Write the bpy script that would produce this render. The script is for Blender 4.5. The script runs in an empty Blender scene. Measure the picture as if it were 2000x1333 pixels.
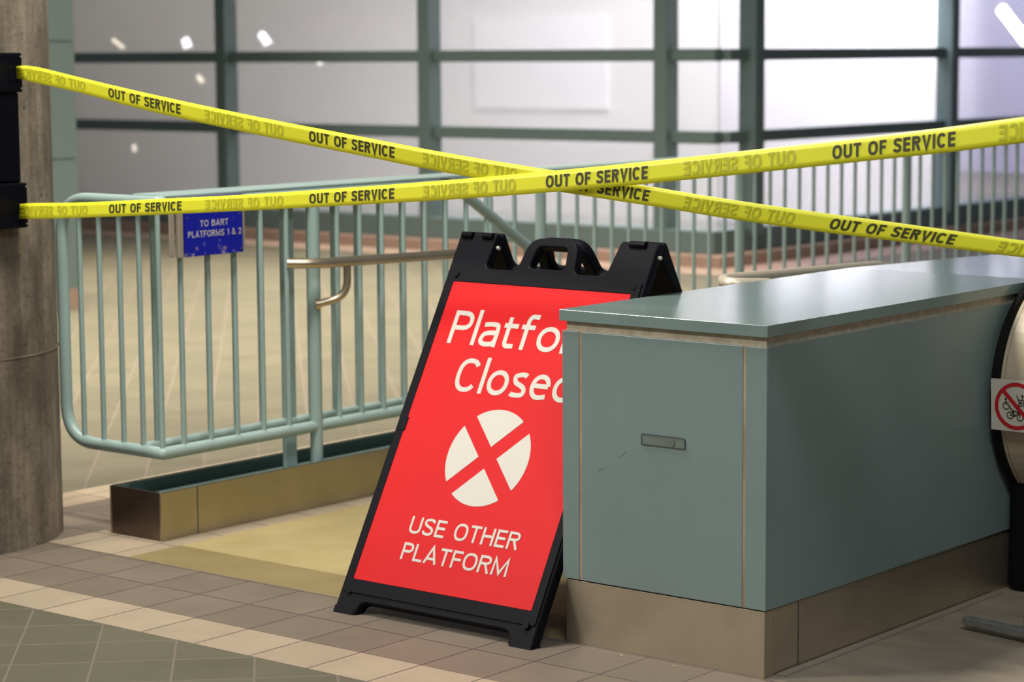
import bpy, bmesh, math, random
from mathutils import Vector, Matrix
random.seed(7)
S = bpy.context.scene
COL = S.collection

# ------------------------------------------------------------------ camera
# World axes follow the floor tile grid: +x runs along the tape, +y runs down the stairwell, z up.
cam_d = bpy.data.cameras.new('camera')
cam = bpy.data.objects.new('camera', cam_d)
COL.objects.link(cam)
cr = Vector((0.7761544, 0.63051139, -0.00630286))
cu = Vector((-0.0717976, 0.09830434, 0.99256303))
cw = Vector((-0.62644189, 0.76992963, -0.12156855))
m = Matrix((cr, cu, -cw)).transposed().to_4x4()
m.translation = Vector((3.1057, -4.7943, 1.54))
cam.matrix_world = m
cam_d.sensor_width = 36.0
cam_d.lens = 4625.0 / 2000 * 36.0
cam_d.clip_end = 200
cam_d.dof.use_dof = True
cam_d.dof.focus_distance = 6.0
cam_d.dof.aperture_fstop = 4.2
S.camera = cam

# ------------------------------------------------------------------ world and large lights
W = bpy.data.worlds.new('world')
S.world = W
W.use_nodes = True
bg = W.node_tree.nodes['Background']
bg.inputs[0].default_value = (0.92, 0.95, 1.0, 1)
bg.inputs[1].default_value = 0.12


def area(name, loc, target, sx, sy, power, col=(1, 1, 1)):
    d = bpy.data.lights.new(name, 'AREA')
    d.shape = 'RECTANGLE'
    d.size = sx
    d.size_y = sy
    d.energy = power
    d.color = col
    o = bpy.data.objects.new(name, d)
    COL.objects.link(o)
    o.location = loc
    o.rotation_euler = (Vector(target) - Vector(loc)).to_track_quat('-Z', 'Y').to_euler()
    return o


area('ceiling_or_fill_lamp', (-1.6, -0.3, 4.0), (-1.6, -0.3, 0.0), 0.9, 0.5, 150, (1.0, 0.95, 0.86))
area('ceiling_or_fill_lamp', (-3.9, -3.9, 3.8), (-0.8, 0.0, 0.5), 0.8, 0.6, 165, (1.0, 0.95, 0.87))
area('ceiling_or_fill_lamp', (1.9, -2.0, 3.9), (0.4, 0.2, 0.0), 1.2, 0.6, 62, (0.90, 0.95, 1.0))  # added cool fill without a known source, lifts the wall side and landing
far_floor_lamp = area('ceiling_or_fill_lamp', (-6.9, 4.5, 4.3), (-6.9, 4.5, 0), 7.0, 8.0, 860, (1.0, 0.88, 0.75))
far_floor_lamp.data.spread = math.radians(75)  # spread narrowed to keep this light off the floor under the sign
# strong cold lighting of the glazed enclosure
area('enclosure_lamp', (-7.9, 11.2, 3.6), (-7.8, 13.0, 0.6), 2.6, 0.4, 370, (0.93, 0.91, 1.0))
area('enclosure_lamp', (-14.5, 10.6, 4.0), (-14.5, 13.0, 1.0), 6.0, 0.8, 64, (1.0, 0.91, 0.74))
area('enclosure_lamp', (-8.6, 18.0, 4.0), (-9.6, 22.0, 0.6), 5.0, 0.6, 900, (0.94, 0.92, 1.0))

S.view_settings.view_transform = 'Standard'
S.view_settings.look = 'None'
S.view_settings.gamma = 1.0
S.view_settings.exposure = 0.08
try:
    S.view_settings.use_curve_mapping = False
except Exception:
    pass


# ------------------------------------------------------------------ materials
def mat(name, col, rough=0.5, metal=0.0, var=0.0, vscale=6.0, vstretch=(1, 1, 1), col2=None,
        bump=0.0, bscale=60.0, spec=0.5, coat=0.0):
    M = bpy.data.materials.new(name)
    M.use_nodes = True
    nt = M.node_tree
    b = nt.nodes['Principled BSDF']
    b.inputs['Base Color'].default_value = (*col, 1)
    b.inputs['Roughness'].default_value = rough
    b.inputs['Metallic'].default_value = metal
    b.inputs['Specular IOR Level'].default_value = spec
    b.inputs['Coat Weight'].default_value = coat
    if var or col2 or bump:
        tc = nt.nodes.new('ShaderNodeTexCoord')
        mp = nt.nodes.new('ShaderNodeMapping')
        mp.inputs['Scale'].default_value = vstretch
        nt.links.new(tc.outputs['Object'], mp.inputs[0])
    if var or col2:
        n = nt.nodes.new('ShaderNodeTexNoise')
        n.inputs['Scale'].default_value = vscale
        n.inputs['Detail'].default_value = 6
        n.inputs['Roughness'].default_value = 0.6
        nt.links.new(mp.outputs[0], n.inputs['Vector'])
        r = nt.nodes.new('ShaderNodeValToRGB')
        r.color_ramp.elements[0].position = 0.3
        r.color_ramp.elements[1].position = 0.7
        if col2 is None:
            a = [max(0, c * (1 - var)) for c in col]
            c2 = [min(1, c * (1 + var)) for c in col]
        else:
            a, c2 = col, col2
        r.color_ramp.elements[0].color = (*a, 1)
        r.color_ramp.elements[1].color = (*c2, 1)
        nt.links.new(n.outputs['Fac'], r.inputs[0])
        nt.links.new(r.outputs[0], b.inputs['Base Color'])
    if bump:
        n2 = nt.nodes.new('ShaderNodeTexNoise')
        n2.inputs['Scale'].default_value = bscale
        nt.links.new(tc.outputs['Object'], n2.inputs['Vector'])
        bp = nt.nodes.new('ShaderNodeBump')
        bp.inputs['Strength'].default_value = bump
        bp.inputs['Distance'].default_value = 0.004
        nt.links.new(n2.outputs['Fac'], bp.inputs['Height'])
        nt.links.new(bp.outputs[0], b.inputs['Normal'])
    return M


def tile_mat(name, col, x0, y0, s, var=0.08, grout=(0.045, 0.035, 0.04), gw=0.0045, rot=0.0, rough=0.55, mott=0.12):
    """square floor tiles laid on a world grid: joints, tile to tile tone, fine speckle"""
    M = bpy.data.materials.new(name)
    M.use_nodes = True
    nt = M.node_tree
    N = nt.nodes
    L = nt.links
    b = N['Principled BSDF']
    b.inputs['Roughness'].default_value = rough
    b.inputs['Specular IOR Level'].default_value = 0.35
    tc = N.new('ShaderNodeTexCoord')
    mp = N.new('ShaderNodeMapping')
    mp.vector_type = 'TEXTURE'
    mp.inputs['Location'].default_value = (x0, y0, 0)
    mp.inputs['Rotation'].default_value = (0, 0, rot)
    mp.inputs['Scale'].default_value = (s, s, 1)
    L.new(tc.outputs['Object'], mp.inputs[0])
    fl = N.new('ShaderNodeVectorMath')
    fl.operation = 'FLOOR'
    L.new(mp.outputs[0], fl.inputs[0])
    fr = N.new('ShaderNodeVectorMath')
    fr.operation = 'FRACTION'
    L.new(mp.outputs[0], fr.inputs[0])
    sp = N.new('ShaderNodeSeparateXYZ')
    L.new(fr.outputs[0], sp.inputs[0])
    ds = []
    for i in (0, 1):
        a = N.new('ShaderNodeMath')
        a.operation = 'SUBTRACT'
        a.inputs[1].default_value = 0.5
        L.new(sp.outputs[i], a.inputs[0])
        c = N.new('ShaderNodeMath')
        c.operation = 'ABSOLUTE'
        L.new(a.outputs[0], c.inputs[0])
        ds.append(c)
    mx = N.new('ShaderNodeMath')
    mx.operation = 'MAXIMUM'
    L.new(ds[0].outputs[0], mx.inputs[0])
    L.new(ds[1].outputs[0], mx.inputs[1])
    gt = N.new('ShaderNodeMath')
    gt.operation = 'GREATER_THAN'
    gt.inputs[1].default_value = 0.5 - gw / s / 2
    L.new(mx.outputs[0], gt.inputs[0])
    wn = N.new('ShaderNodeTexWhiteNoise')
    L.new(fl.outputs[0], wn.inputs['Vector'])
    mr = N.new('ShaderNodeMapRange')
    mr.inputs['To Min'].default_value = 1 - var
    mr.inputs['To Max'].default_value = 1 + var
    L.new(wn.outputs['Value'], mr.inputs[0])
    no = N.new('ShaderNodeTexNoise')
    no.inputs['Scale'].default_value = 5.0
    no.inputs['Detail'].default_value = 8
    no.inputs['Roughness'].default_value = 0.7
    L.new(tc.outputs['Object'], no.inputs['Vector'])
    mr2 = N.new('ShaderNodeMapRange')
    mr2.inputs['From Min'].default_value = 0.25
    mr2.inputs['From Max'].default_value = 0.75
    mr2.inputs['To Min'].default_value = 1 - mott
    mr2.inputs['To Max'].default_value = 1 + mott
    L.new(no.outputs['Fac'], mr2.inputs[0])
    mu = N.new('ShaderNodeMath')
    mu.operation = 'MULTIPLY'
    L.new(mr.outputs[0], mu.inputs[0])
    L.new(mr2.outputs[0], mu.inputs[1])
    vm = N.new('ShaderNodeVectorMath')
    vm.operation = 'SCALE'
    vm.inputs[0].default_value = col
    L.new(mu.outputs[0], vm.inputs['Scale'])
    mix = N.new('ShaderNodeMix')
    mix.data_type = 'RGBA'
    L.new(gt.outputs[0], mix.inputs[0])
    L.new(vm.outputs[0], mix.inputs[6])
    mix.inputs[7].default_value = (*grout, 1)
    L.new(mix.outputs[2], b.inputs['Base Color'])
    return M


def emit_mat(name, col, strength):
    M = bpy.data.materials.new(name)
    M.use_nodes = True
    b = M.node_tree.nodes['Principled BSDF']
    b.inputs['Base Color'].default_value = (0.9, 0.9, 0.9, 1)
    b.inputs['Emission Color'].default_value = (*col, 1)
    b.inputs['Emission Strength'].default_value = strength
    return M


def glass_mat(name, clear, milky, gloss, tint):
    """lightly frosted pane: part clear, part light-scattering, part glossy"""
    M = bpy.data.materials.new(name)
    M.use_nodes = True
    nt = M.node_tree
    N = nt.nodes
    L = nt.links
    N.remove(N['Principled BSDF'])
    out = N['Material Output']
    t = N.new('ShaderNodeBsdfTransparent')
    t.inputs[0].default_value = (*tint, 1)
    tr = N.new('ShaderNodeBsdfTranslucent')
    tr.inputs[0].default_value = (0.9, 0.9, 0.9, 1)
    df = N.new('ShaderNodeBsdfDiffuse')
    df.inputs[0].default_value = (0.62, 0.6, 0.58, 1)
    gl = N.new('ShaderNodeBsdfGlossy')
    gl.inputs['Roughness'].default_value = 0.22
    m0 = N.new('ShaderNodeMixShader')
    m0.inputs[0].default_value = 0.3
    L.new(tr.outputs[0], m0.inputs[1])
    L.new(df.outputs[0], m0.inputs[2])
    m1 = N.new('ShaderNodeMixShader')
    m1.inputs[0].default_value = milky / (clear + milky)
    L.new(t.outputs[0], m1.inputs[1])
    L.new(m0.outputs[0], m1.inputs[2])
    m2 = N.new('ShaderNodeMixShader')
    m2.inputs[0].default_value = gloss
    L.new(m1.outputs[0], m2.inputs[1])
    L.new(gl.outputs[0], m2.inputs[2])
    L.new(m2.outputs[0], out.inputs[0])
    return M


def tape_mat():
    M = bpy.data.materials.new('yellow_tape')
    M.use_nodes = True
    nt = M.node_tree
    b = nt.nodes['Principled BSDF']
    b.inputs['Base Color'].default_value = (0.95, 0.94, 0.05, 1)
    b.inputs['Roughness'].default_value = 0.38
    tr = nt.nodes.new('ShaderNodeBsdfTranslucent')
    tr.inputs[0].default_value = (0.95, 0.93, 0.04, 1)
    mx = nt.nodes.new('ShaderNodeMixShader')
    mx.inputs[0].default_value = 0.35
    nt.links.new(b.outputs[0], mx.inputs[1])
    nt.links.new(tr.outputs[0], mx.inputs[2])
    nt.links.new(mx.outputs[0], nt.nodes['Material Output'].inputs[0])
    return M


PAINT = mat('teal_paint', (0.215, 0.285, 0.272), 0.34, var=0.05, vscale=3, spec=0.4)
PAINT_TOP = mat('teal_paint_worn_gloss', (0.20, 0.275, 0.26), 0.15, var=0.06, vscale=4, vstretch=(3, 1, 1), spec=0.45)
RAILPAINT = mat('rail_paint', (0.34, 0.46, 0.435), 0.38, var=0.05, vscale=5)
FRAMEPAINT = mat('mullion_paint', (0.135, 0.195, 0.19), 0.42)
PILLARPAINT = mat('pillar_tile', (0.15, 0.205, 0.20), 0.5, var=0.04, vscale=3)
CREAM = mat('cream_sealant', (0.56, 0.48, 0.35), 0.7, var=0.22, vscale=40)
BRONZE = mat('joint_bronze', (0.30, 0.20, 0.11), 0.6, col2=(0.52, 0.40, 0.26), vscale=14, vstretch=(1, 1, 0.5))
STEEL = mat('brushed_steel', (0.56, 0.49, 0.37), 0.40, 0.85, var=0.10, vscale=6, vstretch=(1, 1, 1.2))
TROUGHSTEEL = mat('kerb_steel', (0.44, 0.395, 0.29), 0.30, 1.0, var=0.10, vscale=5, vstretch=(1, 1, 0.8))
KERBEND = mat('kerb_end_shaded_steel', (0.17, 0.135, 0.115), 0.32, 1.0, var=0.2, vscale=9)  # kerb steel darkened to stand in for the dark reflection on this end
TROUGHIN = mat('kerb_inner_paint', (0.075, 0.125, 0.118), 0.5)
BRASS = mat('satin_handrail_metal', (0.60, 0.50, 0.36), 0.33, 0.9, var=0.08, vscale=9)


def concrete_mat():
    """board-marked concrete: soft vertical streaks, thin pale runs, dark damp stains, pin holes"""
    M = mat('board_marked_concrete', (0.2, 0.17, 0.12), 0.85, bump=0.5, bscale=45)
    nt = M.node_tree
    N, L = nt.nodes, nt.links
    b = N['Principled BSDF']
    tc = N.new('ShaderNodeTexCoord')

    def noise(scale, detail, rough, p0, p1, c0, c1):
        mp = N.new('ShaderNodeMapping')
        mp.inputs['Scale'].default_value = scale
        L.new(tc.outputs['Object'], mp.inputs[0])
        n = N.new('ShaderNodeTexNoise')
        n.inputs['Scale'].default_value = 1.0
        n.inputs['Detail'].default_value = detail
        n.inputs['Roughness'].default_value = rough
        L.new(mp.outputs[0], n.inputs['Vector'])
        r = N.new('ShaderNodeValToRGB')
        r.color_ramp.elements[0].position = p0
        r.color_ramp.elements[0].color = (*c0, 1)
        r.color_ramp.elements[1].position = p1
        r.color_ramp.elements[1].color = (*c1, 1)
        L.new(n.outputs['Fac'], r.inputs[0])
        return r

    def mul(a, c):
        m_ = N.new('ShaderNodeMix')
        m_.data_type = 'RGBA'
        m_.blend_type = 'MULTIPLY'
        m_.inputs[0].default_value = 1.0
        L.new(a.outputs[0], m_.inputs[6])
        L.new(c.outputs[0] if c.bl_idname != 'ShaderNodeMix' else c.outputs[2], m_.inputs[7])
        return m_
    base = noise((5.5, 5.5, 0.55), 8, 0.6, 0.32, 0.68, (0.165, 0.135, 0.098), (0.43, 0.365, 0.275))
    runs = noise((26, 26, 0.22), 3, 0.5, 0.40, 0.68, (0.84, 0.84, 0.82), (1.18, 1.16, 1.12))
    stain = noise((2.4, 2.4, 1.3), 8, 0.72, 0.40, 0.60, (0.42, 0.41, 0.39), (1, 1, 1))
    pores = noise((70, 70, 60), 2, 0.5, 0.27, 0.31, (0.15, 0.15, 0.15), (1, 1, 1))
    m1 = mul(base, runs)

    def chain(mix, ramp):
        m_ = N.new('ShaderNodeMix')
        m_.data_type = 'RGBA'
        m_.blend_type = 'MULTIPLY'
        m_.inputs[0].default_value = 1.0
        L.new(mix.outputs[2], m_.inputs[6])
        L.new(ramp.outputs[0], m_.inputs[7])
        return m_
    m2 = chain(chain(m1, stain), pores)
    L.new(m2.outputs[2], b.inputs['Base Color'])
    return M


CONCRETE = concrete_mat()
BLACK = mat('black_plastic', (0.006, 0.006, 0.009), 0.5, bump=0.15, bscale=400, spec=0.09)
BLACKBOX = mat('black_box_plastic', (0.003, 0.003, 0.006), 0.4, spec=0.1)
RUBBER = mat('black_rubber', (0.010, 0.009, 0.008), 0.5, spec=0.12)
BRUSH = mat('dark_skirt', (0.008, 0.008, 0.008), 0.6, spec=0.1)
PALEBRASS = mat('pale_handrail_metal', (0.66, 0.58, 0.45), 0.4, 0.35, var=0.06, vscale=9)
RED = mat('red_sign_vinyl', (0.62, 0.010, 0.013), 0.5, var=0.02, vscale=3, spec=0.15)
WHITE = mat('sign_white', (0.60, 0.57, 0.51), 0.5, spec=0.2)
TAPE = tape_mat()
INK = mat('black_ink', (0.035, 0.032, 0.004), 0.5)
GHOST = mat('show_through_ink', (0.50, 0.48, 0.012), 0.45)


def enamel_mat():
    """blue enamel with chips that gather towards the bottom edge"""
    M = mat('blue_enamel', (0.004, 0.010, 0.36), 0.35)
    nt = M.node_tree
    b = nt.nodes['Principled BSDF']
    tc = nt.nodes.new('ShaderNodeTexCoord')
    n = nt.nodes.new('ShaderNodeTexNoise')
    n.inputs['Scale'].default_value = 42
    n.inputs['Detail'].default_value = 7
    n.inputs['Roughness'].default_value = 0.72
    nt.links.new(tc.outputs['Object'], n.inputs['Vector'])
    sp = nt.nodes.new('ShaderNodeSeparateXYZ')
    nt.links.new(tc.outputs['Object'], sp.inputs[0])
    mr = nt.nodes.new('ShaderNodeMapRange')
    mr.inputs['From Min'].default_value = -0.078
    mr.inputs['From Max'].default_value = -0.02
    mr.inputs['To Min'].default_value = 0.13
    mr.inputs['To Max'].default_value = 0.0
    nt.links.new(sp.outputs[2], mr.inputs[0])
    ad = nt.nodes.new('ShaderNodeMath')
    ad.operation = 'ADD'
    nt.links.new(n.outputs['Fac'], ad.inputs[0])
    nt.links.new(mr.outputs[0], ad.inputs[1])
    r = nt.nodes.new('ShaderNodeValToRGB')
    r.color_ramp.elements[0].position = 0.63
    r.color_ramp.elements[0].color = (0.004, 0.010, 0.36, 1)
    r.color_ramp.elements[1].position = 0.72
    r.color_ramp.elements[1].color = (0.30, 0.24, 0.40, 1)
    nt.links.new(ad.outputs[0], r.inputs[0])
    nt.links.new(r.outputs[0], b.inputs['Base Color'])
    return M


BLUE = enamel_mat()
SIGNTXT = mat('faded_white', (0.55, 0.50, 0.52), 0.6)
PALEMETAL = mat('bracket_metal', (0.42, 0.37, 0.29), 0.5, 0.3)
BEIGE = mat('balustrade_enamel', (0.56, 0.46, 0.31), 0.42, var=0.08, vscale=6)
STICKER = mat('sticker_white', (0.66, 0.60, 0.50), 0.45)
STICKRED = mat('sticker_red', (0.55, 0.01, 0.015), 0.45)
PINK = mat('pink_stone', (0.35, 0.245, 0.19), 0.6, var=0.12, vscale=3)
PALEWALL = mat('pale_wall', (0.72, 0.70, 0.66), 0.8, var=0.05, vscale=0.6)
PANELWHITE = mat('white_panel', (0.92, 0.92, 0.92), 0.6)
DARKROOM = mat('dim_wall', (0.36, 0.35, 0.45), 0.8)
GREYMETAL = mat('galvanised_steel', (0.30, 0.30, 0.28), 0.45, 0.4, var=0.25, vscale=30)
PIN = mat('hinge_pin_metal', (0.75, 0.72, 0.62), 0.4)
DUST = mat('scratch', (0.06, 0.07, 0.07), 0.8)
PAPER = mat('paper_scrap', (0.75, 0.68, 0.45), 0.8)
SLOT = mat('slot_plate', (0.155, 0.19, 0.165), 0.5, var=0.2, vscale=40)
TUBE = emit_mat('glowing_tube', (0.96, 0.96, 1.0), 12.0)
TUBEHI = emit_mat('lamp_tube_strong', (0.97, 0.96, 1.0), 14.0)
GLINT = emit_mat('glass_glint', (0.95, 0.92, 1.0), 5.0)
GLINTWARM = emit_mat('glass_glint_warm', (1.0, 0.86, 0.66), 2.2)

TS = 0.2055
F_BROWN = tile_mat('brown_tile', (0.165, 0.131, 0.098), -1.998, -0.412, TS, var=0.10)
F_BEIGE = tile_mat('beige_tile', (0.345, 0.278, 0.195), -1.998, -0.613, TS, var=0.07, grout=(0.06, 0.045, 0.05))
F_SLATE = tile_mat('slate_tile', (0.108, 0.101, 0.066), -2.026, -0.613, 0.2055, var=0.09, rot=math.radians(45),
                   grout=(0.165, 0.135, 0.11), gw=0.006)
F_YEL1 = mat('yellow_paving_edge', (0.225, 0.172, 0.068), 0.6, var=0.10, vscale=6)
F_YEL2 = mat('yellow_paving', (0.33, 0.26, 0.108), 0.6, var=0.10, vscale=4, col2=(0.40, 0.32, 0.15))
F_LAND = mat('landing_stone', (0.27, 0.222, 0.162), 0.5, col2=(0.42, 0.352, 0.262), vscale=2.2, vstretch=(1, 4, 1))


# ------------------------------------------------------------------ mesh helpers
def link(name, me, material=None, parent=None):
    o = bpy.data.objects.new(name, me)
    COL.objects.link(o)
    if material is not None:
        me.materials.clear()
        me.materials.append(material)
    if parent is not None:
        o.parent = parent
    return o


def obj(name, bm, material, parent=None, smooth=False, bevel=0.0, seg=2):
    bmesh.ops.recalc_face_normals(bm, faces=bm.faces)
    me = bpy.data.meshes.new(name)
    bm.to_mesh(me)
    bm.free()
    if smooth:
        for p in me.polygons:
            p.use_smooth = True
        me.set_sharp_from_angle(angle=math.radians(40))
    o = link(name, me, material, parent)
    if bevel:
        md = o.modifiers.new('bevel', 'BEVEL')
        md.width = bevel
        md.segments = seg
        md.limit_method = 'ANGLE'
    return o


def thing(name, label, cat, loc=(0, 0, 0), group=None):
    o = bpy.data.objects.new(name, None)
    o.empty_display_size = 0.1
    COL.objects.link(o)
    o.location = loc
    o['label'] = label
    o['category'] = cat
    if group:
        o['group'] = group
    return o


def tag(o, label, cat, group=None):
    o['label'] = label
    o['category'] = cat
    if group:
        o['group'] = group
    return o


def struct(o):
    o['kind'] = 'structure'
    return o


def B():
    return bmesh.new()


def box(bm, x0, x1, y0, y1, z0, z1, off=(0, 0, 0)):
    x0, x1 = min(x0, x1), max(x0, x1)
    v = [bm.verts.new((x - off[0], y - off[1], z - off[2])) for z in (z0, z1) for y in (y0, y1) for x in (x0, x1)]
    for f in ((0, 2, 3, 1), (4, 5, 7, 6), (0, 1, 5, 4), (2, 6, 7, 3), (0, 4, 6, 2), (1, 3, 7, 5)):
        bm.faces.new([v[i] for i in f])
    return bm


def round_path(pts, r, n=7):
    """polyline with its inner corners replaced by arcs of about radius r"""
    P = [Vector(p) for p in pts]
    out = [P[0]]
    for i in range(1, len(P) - 1):
        a, b, c = P[i - 1], P[i], P[i + 1]
        d1 = (a - b)
        d2 = (c - b)
        rr = min(r, d1.length * 0.49, d2.length * 0.49)
        p1 = b + d1.normalized() * rr
        p2 = b + d2.normalized() * rr
        for k in range(n + 1):
            t = k / n
            out.append(p1 * (1 - t) ** 2 + b * 2 * t * (1 - t) + p2 * t ** 2)
    out.append(P[-1])
    return out


def tube(bm, pts, r, n=14, off=(0, 0, 0), caps=True, flat=1.0):
    P = [Vector(p) - Vector(off) for p in pts]
    rings = []
    prev = None
    for i, p in enumerate(P):
        if i == 0:
            t = P[1] - P[0]
        elif i == len(P) - 1:
            t = P[-1] - P[-2]
        else:
            t = (P[i + 1] - p).normalized() + (p - P[i - 1]).normalized()
        t.normalize()
        if prev is None:
            ref = Vector((0, 0, 1)) if abs(t.z) < 0.9 else Vector((1, 0, 0))
            a = t.cross(ref).normalized()
        else:
            a = (prev - t * prev.dot(t)).normalized()
        prev = a
        b = t.cross(a)
        rings.append([bm.verts.new(p + a * (r * math.cos(q)) + b * (r * flat * math.sin(q)))
                      for q in (2 * math.pi * k / n for k in range(n))])
    for A, Bq in zip(rings, rings[1:]):
        for k in range(n):
            bm.faces.new((A[k], A[(k + 1) % n], Bq[(k + 1) % n], Bq[k]))
    if caps:
        bm.faces.new(rings[0][::-1])
        bm.faces.new(rings[-1])
    return bm


def disc(bm, c, axis, r, h, n=20, off=(0, 0, 0)):
    c = Vector(c)
    a = Vector(axis).normalized()
    return tube(bm, [c - a * h / 2, c + a * h / 2], r, n, off)


def prism(bm, poly, axis, a0, a1, off=(0, 0, 0)):
    """poly of 2D points swept along one axis ('x': (y,z), 'y': (x,z), 'z': (x,y))"""
    def mk(p, a):
        q = {'x': (a, p[0], p[1]), 'y': (p[0], a, p[1]), 'z': (p[0], p[1], a)}[axis]
        return bm.verts.new(Vector(q) - Vector(off))
    A = [mk(p, a0) for p in poly]
    C = [mk(p, a1) for p in poly]
    n = len(poly)
    bm.faces.new(A)
    bm.faces.new(C[::-1])
    for i in range(n):
        bm.faces.new((A[i], A[(i + 1) % n], C[(i + 1) % n], C[i]))
    return bm


def rounded(poly, r, n=5):
    """2D polygon with rounded corners; r is a number or a list"""
    out = []
    k = len(poly)
    for i in range(k):
        rr = r[i] if isinstance(r, (list, tuple)) else r
        a, b, c = Vector(poly[i - 1]), Vector(poly[i]), Vector(poly[(i + 1) % k])
        if rr <= 0:
            out.append(tuple(b))
            continue
        d1, d2 = a - b, c - b
        q = min(rr, d1.length * 0.49, d2.length * 0.49)
        p1, p2 = b + d1.normalized() * q, b + d2.normalized() * q
        for j in range(n + 1):
            t = j / n
            out.append(tuple(p1 * (1 - t) ** 2 + b * 2 * t * (1 - t) + p2 * t ** 2))
    return out


def plate_mesh(name, loops, thick, bevel=0.0):
    """flat plate in local xy with holes, thickness along z (centred), softly bevelled rim"""
    cd = bpy.data.curves.new(name, 'CURVE')
    cd.dimensions = '2D'
    cd.fill_mode = 'BOTH'
    for lp in loops:
        sp = cd.splines.new('POLY')
        sp.points.add(len(lp) - 1)
        for i, p in enumerate(lp):
            sp.points[i].co = (p[0], p[1], 0, 1)
        sp.use_cyclic_u = True
    cd.extrude = thick / 2 - bevel
    cd.bevel_depth = bevel
    cd.bevel_resolution = 1
    cd.offset = -bevel
    o = bpy.data.objects.new(name, cd)
    COL.objects.link(o)
    bpy.context.view_layer.update()
    dg = bpy.context.evaluated_depsgraph_get()
    me = bpy.data.meshes.new_from_object(o.evaluated_get(dg))
    bpy.data.objects.remove(o)
    bpy.data.curves.remove(cd)
    me.name = name
    return me


def spline(P, n=6):
    """smooth open curve through 2D points"""
    out = []
    for i_ in range(len(P) - 1):
        p0, p1, p2, p3 = P[max(i_ - 1, 0)], P[i_], P[i_ + 1], P[min(i_ + 2, len(P) - 1)]
        for k_ in range(n):
            t = k_ / n
            out.append(tuple(0.5 * (2 * p1[a] + (p2[a] - p0[a]) * t + (2 * p0[a] - 5 * p1[a] + 4 * p2[a] - p3[a]) * t * t
                                    + (3 * p1[a] - p0[a] - 3 * p2[a] + p3[a]) * t ** 3) for a in (0, 1)))
    out.append(tuple(P[-1]))
    return out


def sup(cx, cy_, rx, ry, a0, a1, e=2.3, n=20):
    """arc of a superellipse, degrees"""
    P = []
    for k_ in range(n + 1):
        a = math.radians(a0 + (a1 - a0) * k_ / n)
        c_, s_ = math.cos(a), math.sin(a)
        P.append((cx + rx * math.copysign(abs(c_) ** (2 / e), c_), cy_ + ry * math.copysign(abs(s_) ** (2 / e), s_)))
    return P


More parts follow.
